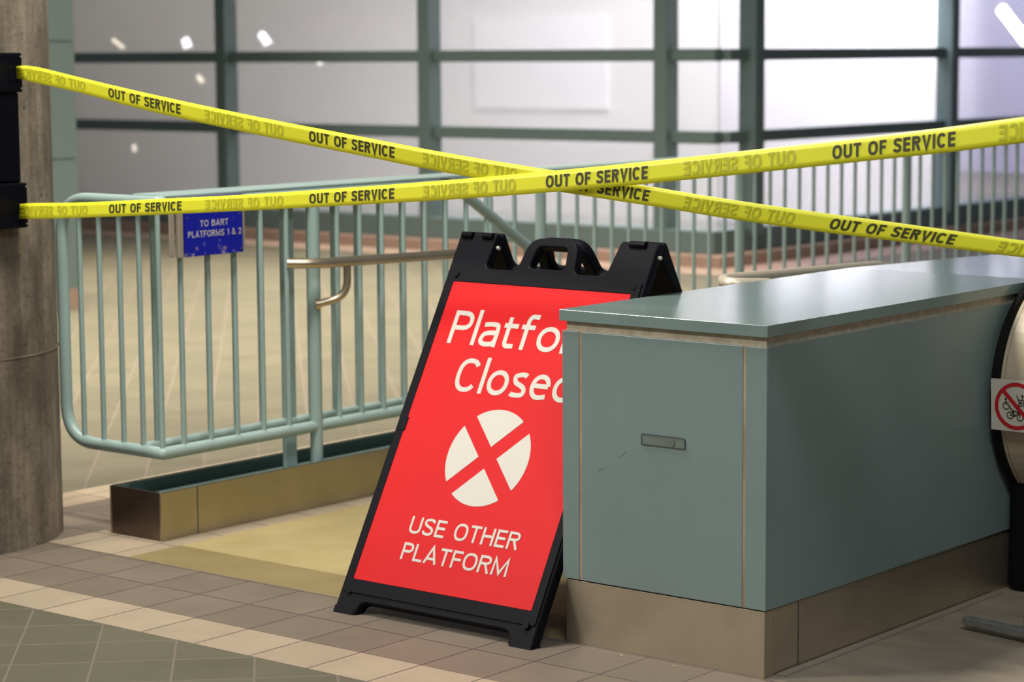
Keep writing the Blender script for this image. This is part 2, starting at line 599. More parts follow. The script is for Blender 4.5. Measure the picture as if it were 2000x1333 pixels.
def glyph(ch, f, w):
    """centre lines of a letter: capital height 1, stroke w, width factor f -> (strokes, advance width)"""
    h = w / 2
    a, b = h, 1 - h
    xh = 0.74                                   # x height of the small letters

    def X(v, W):
        return h + v * (W - w)
    W = {'O': 0.74, 'U': 0.66, 'T': 0.58, 'F': 0.52, 'S': 0.60, 'E': 0.54, 'R': 0.62, 'V': 0.66, 'I': 0.0, 'C': 0.68,
         'P': 0.58, 'L': 0.50, 'A': 0.70, 'M': 0.84, 'H': 0.66, 'B': 0.62, '1': 0.34, '2': 0.54, '&': 0.72, ' ': 0.30,
         'l': 0.0, 'a': 0.52, 't': 0.40, 'f': 0.42, 'o': 0.62, 'r': 0.38, 'm': 0.90, 's': 0.47, 'e': 0.57, 'd': 0.60}[ch] * f
    W = max(W, w)
    x0, x1, xm = h, W - h, W / 2
    rx = (W - w) / 2
    G = {
        'O': [sup(xm, 0.5, rx, 0.5 - h, 90, 450, 2.4, 40)],
        'C': [sup(xm, 0.5, rx, 0.5 - h, 38, 322, 2.4, 30)],
        'U': [[(x0, 1)] + sup(xm, 0.32, rx, 0.32 - h, 180, 360, 2.3, 18) + [(x1, 1)]],
        'T': [[(0, b), (W, b)], [(xm, 0), (xm, b)]],
        'F': [[(x0, 0), (x0, 1)], [(x0, b), (W, b)], [(x0, 0.5), (W * 0.92, 0.5)]],
        'E': [[(x0, 0), (x0, 1)], [(x0, b), (W, b)], [(x0, 0.52), (W * 0.94, 0.52)], [(x0, a), (W, a)]],
        'L': [[(x0, 1), (x0, 0)], [(x0, a), (W, a)]],
        'I': [[(xm, 0), (xm, 1)]],
        'l': [[(xm, 0), (xm, 1.07)]],
        'V': [[(x0 * 0.9, 1), (xm, h * 0.4), (W - x0 * 0.9, 1)]],
        'H': [[(x0, 0), (x0, 1)], [(x1, 0), (x1, 1)], [(x0, 0.51), (x1, 0.51)]],
        'A': [[(x0 * 0.8, 0), (xm, 1 - h * 0.4), (W - x0 * 0.8, 0)], [(W * 0.2, 0.29), (W * 0.8, 0.29)]],
        'M': [[(x0, 0), (x0 + W * 0.04, 1 - h * 0.6), (xm, 0.12), (x1 - W * 0.04, 1 - h * 0.6), (x1, 0)]],
        'S': [spline([(x1 - W * 0.02, 0.76), (W * 0.84, b - 0.04), (xm, b), (W * 0.17 + h * 0.4, b - 0.05), (x0 + 0.005, 0.74),
                      (W * 0.2 + h * 0.3, 0.60), (xm, 0.515), (W * 0.8 - h * 0.3, 0.43), (x1, 0.27), (W * 0.83 - h * 0.4, a + 0.05), (xm, a),
                      (W * 0.16, a + 0.045), (x0, 0.26)], 5)],
        'P': [[(x0, 0), (x0, 1)], [(x0, b)] + sup(xm, 0.71, x1 - xm, b - 0.71, 90, -90, 2.4, 16) + [(x0, 0.42 + h)][:0] + [(x0, 0.71 - (b - 0.71))]],
        'R': [[(x0, 0), (x0, 1)], [(x0, b)] + sup(xm, 0.735, x1 - xm, b - 0.735, 90, -90, 2.4, 16) + [(x0, 0.735 - (b - 0.735))],
              [(W * 0.52, 0.735 - (b - 0.735)), (W - h * 0.95, 0)]],
        'B': [[(x0, 0), (x0, 1)], [(x0, b)] + sup(xm, 0.755, (x1 - xm) * 0.9, b - 0.755, 90, -90, 2.3, 12) + [(x0, 0.755 - (b - 0.755))],
              [(xm, 0.53)] + sup(xm, 0.53 / 2 + a / 2, x1 - xm, 0.53 / 2 - a / 2, 90, -90, 2.3, 12) + [(x0, a)]],
        '1': [[(x1, 0), (x1, 1)], [(x1, b - 0.02), (x0, 0.78)]],
        '2': [spline([(x0, 0.70), (W * 0.12, b - 0.1), (xm, b), (x1 - 0.01, b - 0.13), (x1 - 0.03, 0.58), (xm, 0.34), (x0 + 0.02, a)], 5) + [(W, a)]],
        '&': [spline([(W, 0), (W * 0.66, 0.36), (W * 0.28, 0.74), (W * 0.30, 0.92), (W * 0.46, b), (W * 0.62, 0.86), (W * 0.54, 0.68), (W * 0.22, 0.46),
                      (x0, 0.26), (W * 0.2, a + 0.03), (W * 0.45, a), (W * 0.72, 0.2), (W * 0.88, 0.48)], 5)],
        ' ': [],
        'o': [sup(xm, xh / 2, rx, xh / 2 - h, 90, 450, 2.1, 34)],
        'a': [spline([(W * 0.10, xh - 0.10), (W * 0.30, xh - h - 0.012), (W * 0.55, xh - h), (x1 - W * 0.06, xh - 0.10), (x1, 0.47), (x1, 0.3)], 6) + [(x1, 0)],
              spline([(x1, 0.42), (W * 0.55, 0.415), (W * 0.22, 0.36), (x0, 0.20), (W * 0.2, a + 0.035), (W * 0.45, a), (W * 0.76, 0.10), (x1, 0.22)], 6)],
        't': [[(W * 0.34, 0.92)] + [(W * 0.34, 0.24)] + sup(W * 0.34 + 0.13, 0.2, 0.13, 0.2 - h, 180, 275, 2.2, 8) + [(W, a + 0.012)], [(0, xh - h), (W, xh - h)]],
        'f': [[(W * 0.36, 0), (W * 0.36, 0.8)] + sup(W * 0.36 + 0.15, 0.8, 0.15, 0.26 - h, 180, 92, 2.2, 8) + [(W, 1.055 - h)], [(0, xh - h), (W * 0.9, xh - h)]],
        'r': [[(x0, 0), (x0, xh)], spline([(x0, 0.42), (x0 + 0.05, 0.58), (W * 0.62, xh - h - 0.005), (W, xh - h)], 5)],
        'm': [[(x0, 0), (x0, xh)]] + [[(c0, 0.42)] + sup((c0 + c1) / 2, xh - h - 0.22, (c1 - c0) / 2, 0.22, 170, 0, 2.3, 12) + [(c1, 0)]
                                     for c0, c1 in ((x0, xm), (xm, x1))],
        's': [spline([(x1 - 0.015, xh - 0.105), (W * 0.72, xh - h - 0.005), (xm, xh - h), (W * 0.18, xh - h - 0.055), (x0 + 0.015, 0.54), (W * 0.26, 0.43),
                      (xm, 0.375), (W * 0.78, 0.30), (x1, 0.19), (W * 0.78, a + 0.025), (W * 0.45, a), (W * 0.2, a + 0.012), (x0 - 0.02, 0.105)], 5)],
        'e': [[(x0 + h, 0.40), (x1, 0.40)], sup(xm, xh / 2, rx, xh / 2 - h, 6, 285, 2.1, 28) + [(x1 - 0.01, 0.11)]],
        'd': [[(x1, 0), (x1, 1.07)], sup(xm, xh / 2, rx, xh / 2 - h, 35, 325, 2.1, 28)],
    }
    return G[ch], W


def strip(bm_, P, w, z=0.0):
    """mitred band of width w along a 2D polyline"""
    Q = [Vector(p) for p in P]
    Q = [q for k_, q in enumerate(Q) if k_ == 0 or (q - Q[k_ - 1]).length > 1e-5]
    n = len(Q)
    closed = n > 3 and (Q[0] - Q[-1]).length < 1e-4
    Lr = []
    for k_ in range(n):
        if k_ == 0 and not closed:
            d1 = d2 = (Q[1] - Q[0]).normalized()
        elif k_ == n - 1 and not closed:
            d1 = d2 = (Q[-1] - Q[-2]).normalized()
        else:
            d1 = (Q[k_] - Q[k_ - 1 if k_ else n - 2]).normalized()
            d2 = (Q[(k_ + 1) if k_ < n - 1 else 1] - Q[k_]).normalized()
        t = d1 + d2
        if t.length < 1e-4:
            t = d2.copy()
        t.normalize()
        nn = Vector((-t.y, t.x))
        c_ = max(0.42, nn.dot(Vector((-d2.y, d2.x))))
        Lr.append((bm_.verts.new((*(Q[k_] + nn * w / 2 / c_), z)), bm_.verts.new((*(Q[k_] - nn * w / 2 / c_), z))))
    for A_, C_ in zip(Lr, Lr[1:]):
        bm_.faces.new((A_[0], A_[1], C_[1], C_[0]))


def text_mesh(name, body, width, cap, weight=0.16, thick=0.0006, spacing=0.12, word=1.0):
    """lettering in local xy scaled to a given total width and capital height, left baseline at 0,0"""
    target = width / cap
    lo, hi = 0.2, 4.0

    def total(f):
        return sum(glyph(c_, f, weight)[1] + spacing for c_ in body) - spacing
    for _ in range(40):
        f = (lo + hi) / 2
        if total(f) < target:
            lo = f
        else:
            hi = f
    bm_ = bmesh.new()
    x = 0.0
    lay_k = 0
    for c_ in body:
        st, W_ = glyph(c_, f, weight)
        for P in st:
            strip(bm_, [((px_ + x) * cap, py_ * cap) for px_, py_ in P], weight * cap, lay_k * 0.00004)
            lay_k += 1
        x += W_ + spacing
    me = bpy.data.meshes.new(name)
    bm_.to_mesh(me)
    bm_.free()
    return me


# ------------------------------------------------------------------ floor, stairs, column, pillar
def slab(name, x0, x1, y0, y1, m_, z=0.0, t=0.06):
    return struct(obj(name, box(B(), x0, x1, y0, y1, z - t, z), m_))


slab('floor', -30, 12, -9, -0.613, F_SLATE)
slab('floor', -30, -3.325, -0.613, 24, F_SLATE)
slab('floor', -3.325, 12, 6.0, 24, F_SLATE)
slab('floor', 3.0, 12, -0.613, 6.0, F_SLATE)
slab('trim_1', -3.325, 3.0, -0.613, -0.412, F_BEIGE)
slab('trim_1', -3.325, -3.12, -0.412, 6.0, F_BEIGE)
slab('trim_2', -3.12, 3.0, -0.412, 0.01, F_BROWN)
slab('trim_2', -3.12, -2.71, 0.01, 6.0, F_BROWN)
slab('trim_3', -2.71, -2.333, 0.01, 6.0, F_BEIGE)
slab('floor', -2.333, -0.6, 0.01, 0.228, F_YEL1)
slab('floor', -2.333, -0.6, 0.228, 1.8, F_YEL2)
slab('floor', -0.6, 3.0, 0.01, 6.0, F_LAND)
# stairs going down between the kerb and the enclosure
bm = B()
for i in range(9):
    box(bm, -2.333, -0.62, 1.8 + 0.295 * i, 1.8 + 0.295 * (i + 1), -0.175 * (i + 1) - 0.3, -0.175 * (i + 1))
struct(obj('stairs', bm, F_LAND))
struct(obj('wall_stairwell', box(B(), -2.36, -2.333, 1.8, 6.0, -2.2, -0.06), PALEWALL))
struct(obj('wall_stairwell', box(B(), -0.62, -0.6, 1.8, 6.0, -2.2, -0.06), PALEWALL))
struct(obj('wall_stairwell', box(B(), -2.36, -0.6, 5.98, 6.0, -2.2, -0.06), PALEWALL))

bm = B()
tube(bm, [(-3.13, -0.171, z) for z in (0.0, 0.604, 0.610, 2.2, 3.9)], 0.458, 72)
o = struct(obj('column', bm, CONCRETE, smooth=True))
bm = B()
tube(bm, [(-3.13, -0.171, 0.604), (-3.13, -0.171, 0.610)], 0.4595, 72)
o2 = obj('pour_seam', bm, mat('seam', (0.20, 0.155, 0.11), 0.9, var=0.5, vscale=12), o, smooth=True)

pil = B()
for z0, z1 in ((0.13, 0.91), (0.918, 1.612), (1.62, 2.31), (2.318, 3.9)):
    box(pil, -9.2, -7.96, 4.39, 4.66, z0, z1)
pil_o = struct(obj('pillar', pil, PILLARPAINT))
bm = B()
box(bm, -9.194, -7.966, 4.396, 4.654, 0.13, 3.9)
obj('tile_joints', bm, mat('pillar_joint', (0.11, 0.13, 0.12), 0.8), pil_o)
obj('plinth', box(B(), -9.2, -7.96, 4.39, 4.66, 0.0, 0.13), PINK, pil_o)

# ------------------------------------------------------------------ glazed enclosure: two glass walls meeting at a corner
GY = 9.38      # plane of the long glass wall
GX = -6.50     # plane of the glass wall that runs away from the corner
G_DIM = glass_mat('frosted_glass', 0.58, 0.34, 0.08, (0.93, 0.93, 0.93))
G_CLR = glass_mat('frosted_glass_lit', 0.66, 0.27, 0.07, (0.96, 0.96, 1.0))
RAILS = (0.915, 1.505, 2.10, 2.70, 3.30)

w1 = struct(obj('window_1', box(B(), -20.0, GX - 0.0, GY, GY + 0.012, 0.22, 3.5), G_DIM))
for xm in (-18.2, -15.93, -13.66, -11.42, -9.15, -6.88):
    obj('mullion', box(B(), xm - 0.09, xm + 0.025, 9.225, GY, 0.2, 3.5), FRAMEPAINT, w1, bevel=0.006)
for z in RAILS:
    obj('rail', box(B(), -20.0, GX + 0.03, 9.28, GY, z - 0.045, z + 0.045), FRAMEPAINT, w1, bevel=0.005)
obj('sill', box(B(), -20.0, GX + 0.08, 9.20, GY + 0.1, 0.085, 0.25), FRAMEPAINT, w1, bevel=0.006)

for za, zb in ((2.145, 2.655), (2.745, 3.255), (3.345, 3.5)):  # unseen opaque panels added to keep bright reflections off the cap slab
    obj('reflection_blocker', box(B(), -20.0, -6.97, GY - 0.03, GY - 0.001, za, zb), PILLARPAINT, w1)

w2 = struct(obj('window_2', box(B(), GX - 0.012, GX, GY, 19.5, 0.22, 3.5), G_CLR))
for ym in (9.70, 12.60, 15.50, 18.4):
    obj('mullion', box(B(), GX, GX + 0.15, ym - 0.07, ym + 0.05, 0.2, 3.5), FRAMEPAINT, w2, bevel=0.006)
for z in RAILS:
    obj('rail', box(B(), GX, GX + 0.09, GY + 0.01, 19.5, z - 0.042, z + 0.042), FRAMEPAINT, w2, bevel=0.005)
obj('sill', box(B(), GX - 0.1, GX + 0.10, GY + 0.1, 19.5, 0.085, 0.25), FRAMEPAINT, w2, bevel=0.006)
for ya, yb in ((9.76, 12.52), (12.66, 15.42), (15.56, 18.32)):
    for za, zb in ((2.145, 2.655), (2.745, 3.255), (3.345, 3.5)):  # more unseen panels added to block glare mirrored in the cap
        obj('reflection_blocker', box(B(), GX + 0.001, GX + 0.03, ya, yb, za, zb), PILLARPAINT, w2)
bm = B()
box(bm, -20.0, GX + 0.22, 9.08, 9.48, 0.0, 0.085)
struct(obj('trim_4', bm, PINK, bevel=0.006))
struct(obj('trim_4', box(B(), GX - 0.1, GX + 0.22, 9.48, 19.5, 0.0, 0.085), PINK, bevel=0.006))
# stone border courses of the floor along the glass
slab('trim_5', -20.0, GX + 0.65, 8.65, 9.08, tile_mat('pink_tile', (0.40, 0.29, 0.22), -6.0, 9.08, 0.2055, var=0.06),
     z=0.003, t=0.003)
slab('trim_5', GX + 0.22, GX + 0.65, 9.08, 19.5, tile_mat('pink_tile_return', (0.40, 0.27, 0.22), -6.0, 9.08, 0.2055, var=0.06),
     z=0.003, t=0.003)

# inside the enclosure
wb = struct(obj('wall_back', box(B(), -20, -6.75, 13.0, 13.12, 0, 4.2), PALEWALL))
struct(obj('wall_far', box(B(), -24, 4, 22.0, 22.1, 0, 4.5), DARKROOM))
struct(obj('ceiling', box(B(), -20, GX, GY, 19.5, 4.3, 4.4), DARKROOM))
t = thing('notice_panel', 'pale rectangular panel on the wall seen blurred through the middle glass pane', 'panel',
          (-10.98, 12.99, 1.43))
off = (-10.98, 12.99, 1.43)
obj('panel_face', box(B(), -11.78, -10.18, 12.955, 12.985, 1.00, 1.86, off), PANELWHITE, t)


def lamp_or_glint_tube(name, p0, p1, r, m_, label, group):
    c = (Vector(p0) + Vector(p1)) / 2
    t_ = thing(name, label, 'lamp', c, group)
    d = (Vector(p1) - Vector(p0)).normalized()
    bm_ = B()
    tube(bm_, [Vector(p0), Vector(p1)], r, 12, c)
    obj('glowing_tube', bm_, m_, t_, smooth=True)
    for p in (p0, p1):
        bm_ = B()
        disc(bm_, p, d, r * 1.02, 0.02, 12, c)
        obj('end_cap', bm_, PIN, t_, smooth=True)
    if name == 'glint_tube':
        bm_ = B()
        tube(bm_, [p0, (p0[0], p0[1], 4.3)], 0.002, 6, c)
        obj('hanging_wire', bm_, PIN, t_)
    return t_


lamp_or_glint_tube('fluorescent_lamp', (-9.30, 19.0, 1.98), (-8.96, 19.0, 1.58), 0.06, TUBEHI,
          'bright slanting fluorescent tube in the far top right pane', 'fluorescent tubes behind the glass')
lamp_or_glint_tube('fluorescent_lamp', (-7.30, 12.2, 2.05), (-6.86, 12.2, 1.62), 0.06, TUBE,
          'slanting white tube high behind the large bright pane right of the corner', 'fluorescent tubes behind the glass')
lamp_or_glint_tube('fluorescent_lamp', (-7.85, 12.3, 2.10), (-7.50, 12.3, 1.70), 0.05, TUBE,
          'slanting white tube nearest the corner of the bright glass', 'fluorescent tubes behind the glass')
GL = [((-14.80, 11, 1.68), (-14.62, 11, 1.58), 0.018, GLINTWARM, 'faint warm glint streak added behind the top left pane'),
      ((-13.77, 11, 1.68), (-13.71, 11, 1.575), 0.035, GLINT, 'small bright glint added behind the top left pane beside the mullion'),
      ((-12.74, 11, 1.72), (-12.62, 11, 1.60), 0.032, GLINT, 'small bright glint added behind the second top pane'),
      ((-13.92, 11.3, 1.32), (-13.83, 11.3, 1.24), 0.022, GLINTWARM, 'dim warm glint added behind the second row left pane'),
      ((-12.00, 11, 1.46), (-11.97, 11, 1.41), 0.022, GLINTWARM, 'faint glint dot added behind the second row pane right of the first mullion'),
      ((-14.53, 11, 0.66), (-14.52, 11, 0.57), 0.018, GLINTWARM, 'faint upright glint added behind the third row left pane')]
for p0, p1, r, m_, lb in GL:  # glowing tubes added to stand in for specular glints on the glass
    lamp_or_glint_tube('glint_tube', p0, p1, r * 1.15, m_, lb, 'small glowing glints added behind the left panes')

# ------------------------------------------------------------------ near railing on its steel kerb
kb = thing('steel_kerb', 'low box kerb of mottled steel under the green stair railing', 'kerb', (-2.54, 1.6, 0))
K0 = (-2.54, 1.6, 0)
KX0, KX1, KY0, KY1, KH = -2.66, -2.419, 0.228, 3.2, 0.157
bm = B()
box(bm, KX1 - 0.008, KX1, KY0, KY1, 0, KH, K0)
obj('side_panel', bm, TROUGHSTEEL, kb, bevel=0.002)
obj('side_panel', box(B(), KX0, KX0 + 0.008, KY0, KY1, 0, KH, K0), TROUGHSTEEL, kb, bevel=0.002)
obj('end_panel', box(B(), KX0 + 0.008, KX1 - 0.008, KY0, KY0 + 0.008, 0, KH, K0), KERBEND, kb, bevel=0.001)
obj('end_panel', box(B(), KX0 + 0.008, KX1 - 0.008, KY1 - 0.008, KY1, 0, KH, K0), TROUGHSTEEL, kb, bevel=0.001)
bm = B()
box(bm, KX0 + 0.0085, KX1 - 0.0085, KY0 + 0.0085, KY1 - 0.0085, 0.0, 0.112, K0)
obj('inner_trough', bm, TROUGHIN, kb)
obj('inner_wall', box(B(), KX0 + 0.0085, KX0 + 0.012, KY0 + 0.009, KY1 - 0.009, 0.1125, KH - 0.004, K0), TROUGHIN, kb)
obj('inner_wall', box(B(), KX1 - 0.012, KX1 - 0.0085, KY0 + 0.009, KY1 - 0.009, 0.1125, KH - 0.004, K0), TROUGHIN, kb)
obj('seam_line', box(B(), KX1 + 0.0003, KX1 + 0.001, 0.385, 0.388, 0.001, KH - 0.002, K0), DUST, kb)

XF, XB = -2.48, -2.60
ZB, ZT = 0.268, 1.072
nr = thing('stair_railing', 'pale green tube railing on the low steel kerb left of the red sign', 'railing', (-2.54, 1.0, 0.11))
N0 = (-2.54, 1.0, 0.11)
RP = 0.0205
# end frame: one bent tube from the corner round the left end and back along the top
SY, SZ, SL = 1.72, ZT, 0.594
YE = 2.9
loop = [(XF, SY, ZB), (XF, 0.30, ZB), (-2.945, 0.30, ZB), (-2.945, 0.30, ZT), (XF, 0.30, ZT)]
bm = B()
tube(bm, [(XF, 1.87, ZB - SL * (1.87 - SY)), (XF, SY, ZB), (XF, 0.30, ZB)], RP, 16, N0)
tube(bm, round_path([(XF, 0.30, ZB), (-2.945, 0.30, ZB), (-2.945, 0.30, ZT), (XF, 0.30, ZT)], 0.13, 9), RP, 16, N0)
bmesh.ops.create_uvsphere(bm, u_segments=14, v_segments=8, radius=RP * 1.005,
                          matrix=Matrix.Translation(Vector((XF, 0.30, ZB)) - Vector(N0)))
obj('bottom_rail', bm, RAILPAINT, nr, smooth=True)
bm = B()
tube(bm, round_path([(XF, 0.30, ZT), (XF, SY, SZ), (XF, YE, SZ - SL * (YE - SY))], 0.12), RP, 16, N0)
bmesh.ops.create_uvsphere(bm, u_segments=14, v_segments=8, radius=RP * 1.005,
                          matrix=Matrix.Translation(Vector((XF, 0.30, ZT)) - Vector(N0)))
obj('top_rail', bm, RAILPAINT, nr, smooth=True)
bm = B()
tube(bm, [(XB, 0.32, ZB + 0.004), (XB, 2.078, ZB + 0.004)], RP * 0.85, 14, N0)
obj('bottom_rail', bm, RAILPAINT, nr, smooth=True)
bm = B()
tube(bm, [(XB, 0.32, ZT), (XB, 2.078, ZT)], RP, 14, N0)
obj('top_rail', bm, RAILPAINT, nr, smooth=True)
RPK = 0.0088


def picket(par, x, y, z0, z1, o0, r=RPK, nm='picket'):
    b_ = B()
    tube(b_, [(x, y, z0), (x, y, z1)], r, 10, o0)
    return obj(nm, b_, RAILPAINT, par, smooth=True)


for x in (-2.858, -2.762, -2.665, -2.572):
    picket(nr, x, 0.30, ZB, ZT, N0)
fys = [0.298, 0.392, 0.512, 0.631, 0.754, 0.874, 1.005, 1.122, 1.236, 1.350, 1.464, 1.580, 1.695] + [1.81 + 0.116 * k for k in range(8)]
for i, y in enumerate(fys):
    dz = max(0, y - SY) * SL
    if i == 6:
        picket(nr, XF, y, 0.1125, ZT, N0, 0.0225, 'post')
    else:
        picket(nr, XF, y, max(0.1125, ZB - dz), ZT - dz, N0)
bys = [0.384] + [0.502 + 0.1205 * k for k in range(14)]
for i, y in enumerate(bys):
    if i == 5:
        bm = B()
        box(bm, XB - 0.008, XB + 0.008, 0.968, 1.025, 0.1125, ZT, N0)
        obj('post', bm, RAILPAINT, nr, bevel=0.003)
    else:
        picket(nr, XB, y, ZB, ZT, N0)
bm = B()
box(bm, XB - 0.018, XF + 0.018, 0.32, SY + 0.10, ZT + 0.014, ZT + 0.023, N0)
obj('top_plate', bm, RAILPAINT, nr, bevel=0.003)

# metal handrail fixed to the posts, with its bent bracket
HP = round_path([(XF + 0.008, 0.868, 0.838), (-2.40, 0.950, 0.836), (-2.40, 1.655, 0.818), (-2.40, 1.86, 0.812),
                 (-2.40, 2.9, 0.812 - 0.594 * 1.04)], 0.09)
bm = B()
tube(bm, HP, 0.0175, 14, N0)
hr = obj('handrail', bm, BRASS, nr, smooth=True)
hr['label'] = 'shiny tan metal handrail'
bm = B()
tube(bm, round_path([(-2.40, 1.085, 0.826), (-2.40, 1.085, 0.715), (-2.465, 0.995, 0.688)], 0.075, 9), 0.0135, 12, N0)
disc(bm, (-2.461, 0.999, 0.690), (0.06, 0.08, 0), 0.021, 0.01, 16, N0)
obj('handrail_bracket', bm, BRASS, hr, smooth=True)

# ------------------------------------------------------------------ small blue sign on the railing
sg = thing('direction_sign', 'small chipped blue enamel plate lettered in white on the railing pickets', 'sign', (-2.45, 0.52, 0.97))
G0 = (-2.45, 0.52, 0.97)
obj('plate', box(B(), -2.453, -2.446, 0.383, 0.640, 0.894, 1.085, G0), BLUE, sg, bevel=0.001)
obj('backing_plate', box(B(), -2.462, -2.4535, 0.388, 0.656, 0.898, 1.085, G0), PALEMETAL, sg)
bm = B()
box(bm, -2.462, -2.447, 0.358, 0.378, 0.893, 1.085, G0)
obj('bracket', bm, PALEMETAL, sg, bevel=0.002)
bm = B()
box(bm, -2.466, -2.459, 0.330, 0.352, 0.897, 1.085, G0)
obj('bracket', bm, PALEMETAL, sg, bevel=0.002)


def lay(me, origin, ux, uy, push=0.0):
    """put a flat local xy mesh on a plane"""
    ux = Vector(ux).normalized()
    uy = Vector(uy).normalized()
    n = ux.cross(uy)
    M_ = Matrix((ux, uy, n)).transposed().to_4x4()
    M_.translation = Vector(origin) + n * push
    me.transform(M_)
    return me


def put_text(name, parent, body, p, ux, uy, width, cap, m_, off=(0, 0, 0), weight=0.16, spacing=0.12):
    me = text_mesh(name, body, width, cap, weight, spacing=spacing)
    lay(me, Vector(p) - Vector(off), ux, uy)
    return link(name, me, m_, parent)


put_text('lettering', sg, 'TO BART', (-2.4455, 0.450, 0.9875), (0, 1, 0), (0, 0, 1), 0.124, 0.0205, SIGNTXT, G0, 0.17, 0.14)
put_text('lettering', sg, 'PLATFORMS 1 & 2', (-2.4455, 0.397, 0.9545), (0, 1, 0), (0, 0, 1), 0.235, 0.0205, SIGNTXT, G0, 0.17, 0.14)
for y, z in ((0.393, 0.903), (0.631, 0.906), (0.393, 1.018), (0.631, 1.026)):
    bm = B()
    disc(bm, (-2.4455, y, z), (1, 0, 0), 0.0032, 0.003, 10, G0)
    obj('screw', bm, DUST, sg)

# ------------------------------------------------------------------ far railing
fr = thing('guard_railing', 'long pale green picket railing across the stairwell in front of the bright glass', 'railing', (-3.1, 5.0, 0))
FO = (-3.1, 5.0, 0)
FX = -3.1
bm = B()
tube(bm, [(FX, 2.60, 1.035), (FX, 9.0, 1.035)], 0.022, 12, FO)
obj('top_rail', bm, RAILPAINT, fr, smooth=True)
bm = B()
tube(bm, [(FX, 2.60, 0.26), (FX, 9.0, 0.26)], 0.019, 12, FO)
obj('bottom_rail', bm, RAILPAINT, fr, smooth=True)
posts = [3.03, 4.54, 6.11, 7.75]
for i, y in enumerate(posts):
    picket(fr, FX, y, 0.0, 1.035, FO, 0.024, 'post')
ys = [2.70, 2.855]
for a, b_ in zip(posts, posts[1:]):
    ys += [a + (b_ - a) * k / 12 for k in range(1, 12)]
ys += [7.75 + 0.135 * k for k in range(1, 9)]
for y in ys:
    picket(fr, FX, y, 0.26, 1.035, FO, 0.0098)

# ------------------------------------------------------------------ green barrier wall of the escalator
en = thing('escalator_enclosure', 'grey-green panelled wall with a flat cap beside the red sign', 'enclosure', (-0.31, 1.9, 0))
E0 = (-0.31, 1.9, 0)
X0, X1 = -0.628, 0.0
L1 = 1.43
prof = [(-0.006, 0.849), (-0.006, 0.878), (L1, 0.878), (3.8, 0.815), (3.8, 0.786), (L1, 0.849)]
bm = B()
prism(bm, prof, 'x', X0 - 0.005, X1 + 0.005, E0)
obj('cap_slab', bm, PAINT_TOP, en, bevel=0.0009)
prof = [(0.010, 0.822), (0.010, 0.849), (L1, 0.849), (3.78, 0.786), (3.78, 0.759), (L1, 0.822)]
bm = B()
prism(bm, prof, 'x', X0 + 0.008, X1 - 0.008, E0)
obj('sealant_band', bm, CREAM, en)
z0, z1 = 0.172, 0.823
obj('front_panel', box(B(), -0.5655, -0.0695, 0.0, 0.02, z0, z1, E0), PAINT, en, bevel=0.0012)
bm = B()
box(bm, X0, -0.5735, 0.0, 0.02, z0, z1, E0)
obj('corner_panel', bm, PAINT, en, bevel=0.0012)
bm = B()
box(bm, -0.0615, X1, 0.0, 0.02, z0, z1, E0)
obj('corner_panel', bm, PAINT, en, bevel=0.0012)
for a, b_ in ((-0.5735, -0.5655), (-0.0695, -0.0615)):
    obj('joint_strip', box(B(), a, b_, 0.0015, 0.02, z0, z1, E0), BRONZE, en)
prof = [(0.0205, z0), (0.0205, z1), (L1, z1), (3.78, 0.76), (3.78, z0)]
bm = B()
prism(bm, prof, 'x', X1 - 0.02, X1, E0)
obj('side_panel', bm, PAINT, en)
bm = B()
prism(bm, prof, 'x', X0, X0 + 0.02, E0)
obj('side_panel', bm, PAINT, en)
bm = B()
box(bm, X0 + 0.006, X1 - 0.006, 0.006, 0.03, 0.0, 0.168, E0)
obj('plinth', bm, STEEL, en, bevel=0.001)
bm = B()
box(bm, X1 - 0.03, X1 - 0.0055, 0.0305, 3.78, 0.0, 0.168, E0)
obj('plinth', bm, STEEL, en, bevel=0.001)
obj('plinth', box(B(), X0 + 0.0055, X0 + 0.03, 0.0305, 3.78, 0.0, 0.168, E0), STEEL, en)
obj('plinth_seam', box(B(), -0.0054, -0.0048, 0.158, 0.161, 0.002, 0.167, E0), DUST, en)
# access slot
bm = B()
me = plate_mesh('slot_plate', [rounded([(-0.066, -0.0125), (0.066, -0.0125), (0.066, 0.0085), (0.060, 0.0125), (-0.062, 0.0125), (-0.066, 0.009)], 0.003)], 0.002)
lay(me, Vector((-0.307, -0.0006, 0.564)) - Vector(E0), (1, 0, 0), (0, 0, 1))
sl = link('slot_plate', me, SLOT, en)
me = plate_mesh('slot_outline', [rounded([(-0.068, -0.0145), (0.068, -0.0145), (0.068, 0.010), (0.062, 0.0145), (-0.064, 0.0145), (-0.068, 0.011)], 0.003),
                                 rounded([(-0.0655, -0.012), (0.0655, -0.012), (0.0655, 0.008), (0.0595, 0.012), (-0.0615, 0.012), (-0.0655, 0.0085)], 0.003)], 0.003)
lay(me, Vector((-0.307, -0.0006, 0.564)) - Vector(E0), (1, 0, 0), (0, 0, 1))
link('slot_outline', me, DUST, sl)
me = plate_mesh('slot_crack', [[(0.030, -0.012), (0.0315, -0.012), (0.037, -0.001), (0.033, 0.006), (0.0315, 0.006), (0.0352, -0.001)]], 0.003)
lay(me, Vector((-0.307, -0.001, 0.564)) - Vector(E0), (1, 0, 0), (0, 0, 1))
link('slot_crack', me, DUST, sl)
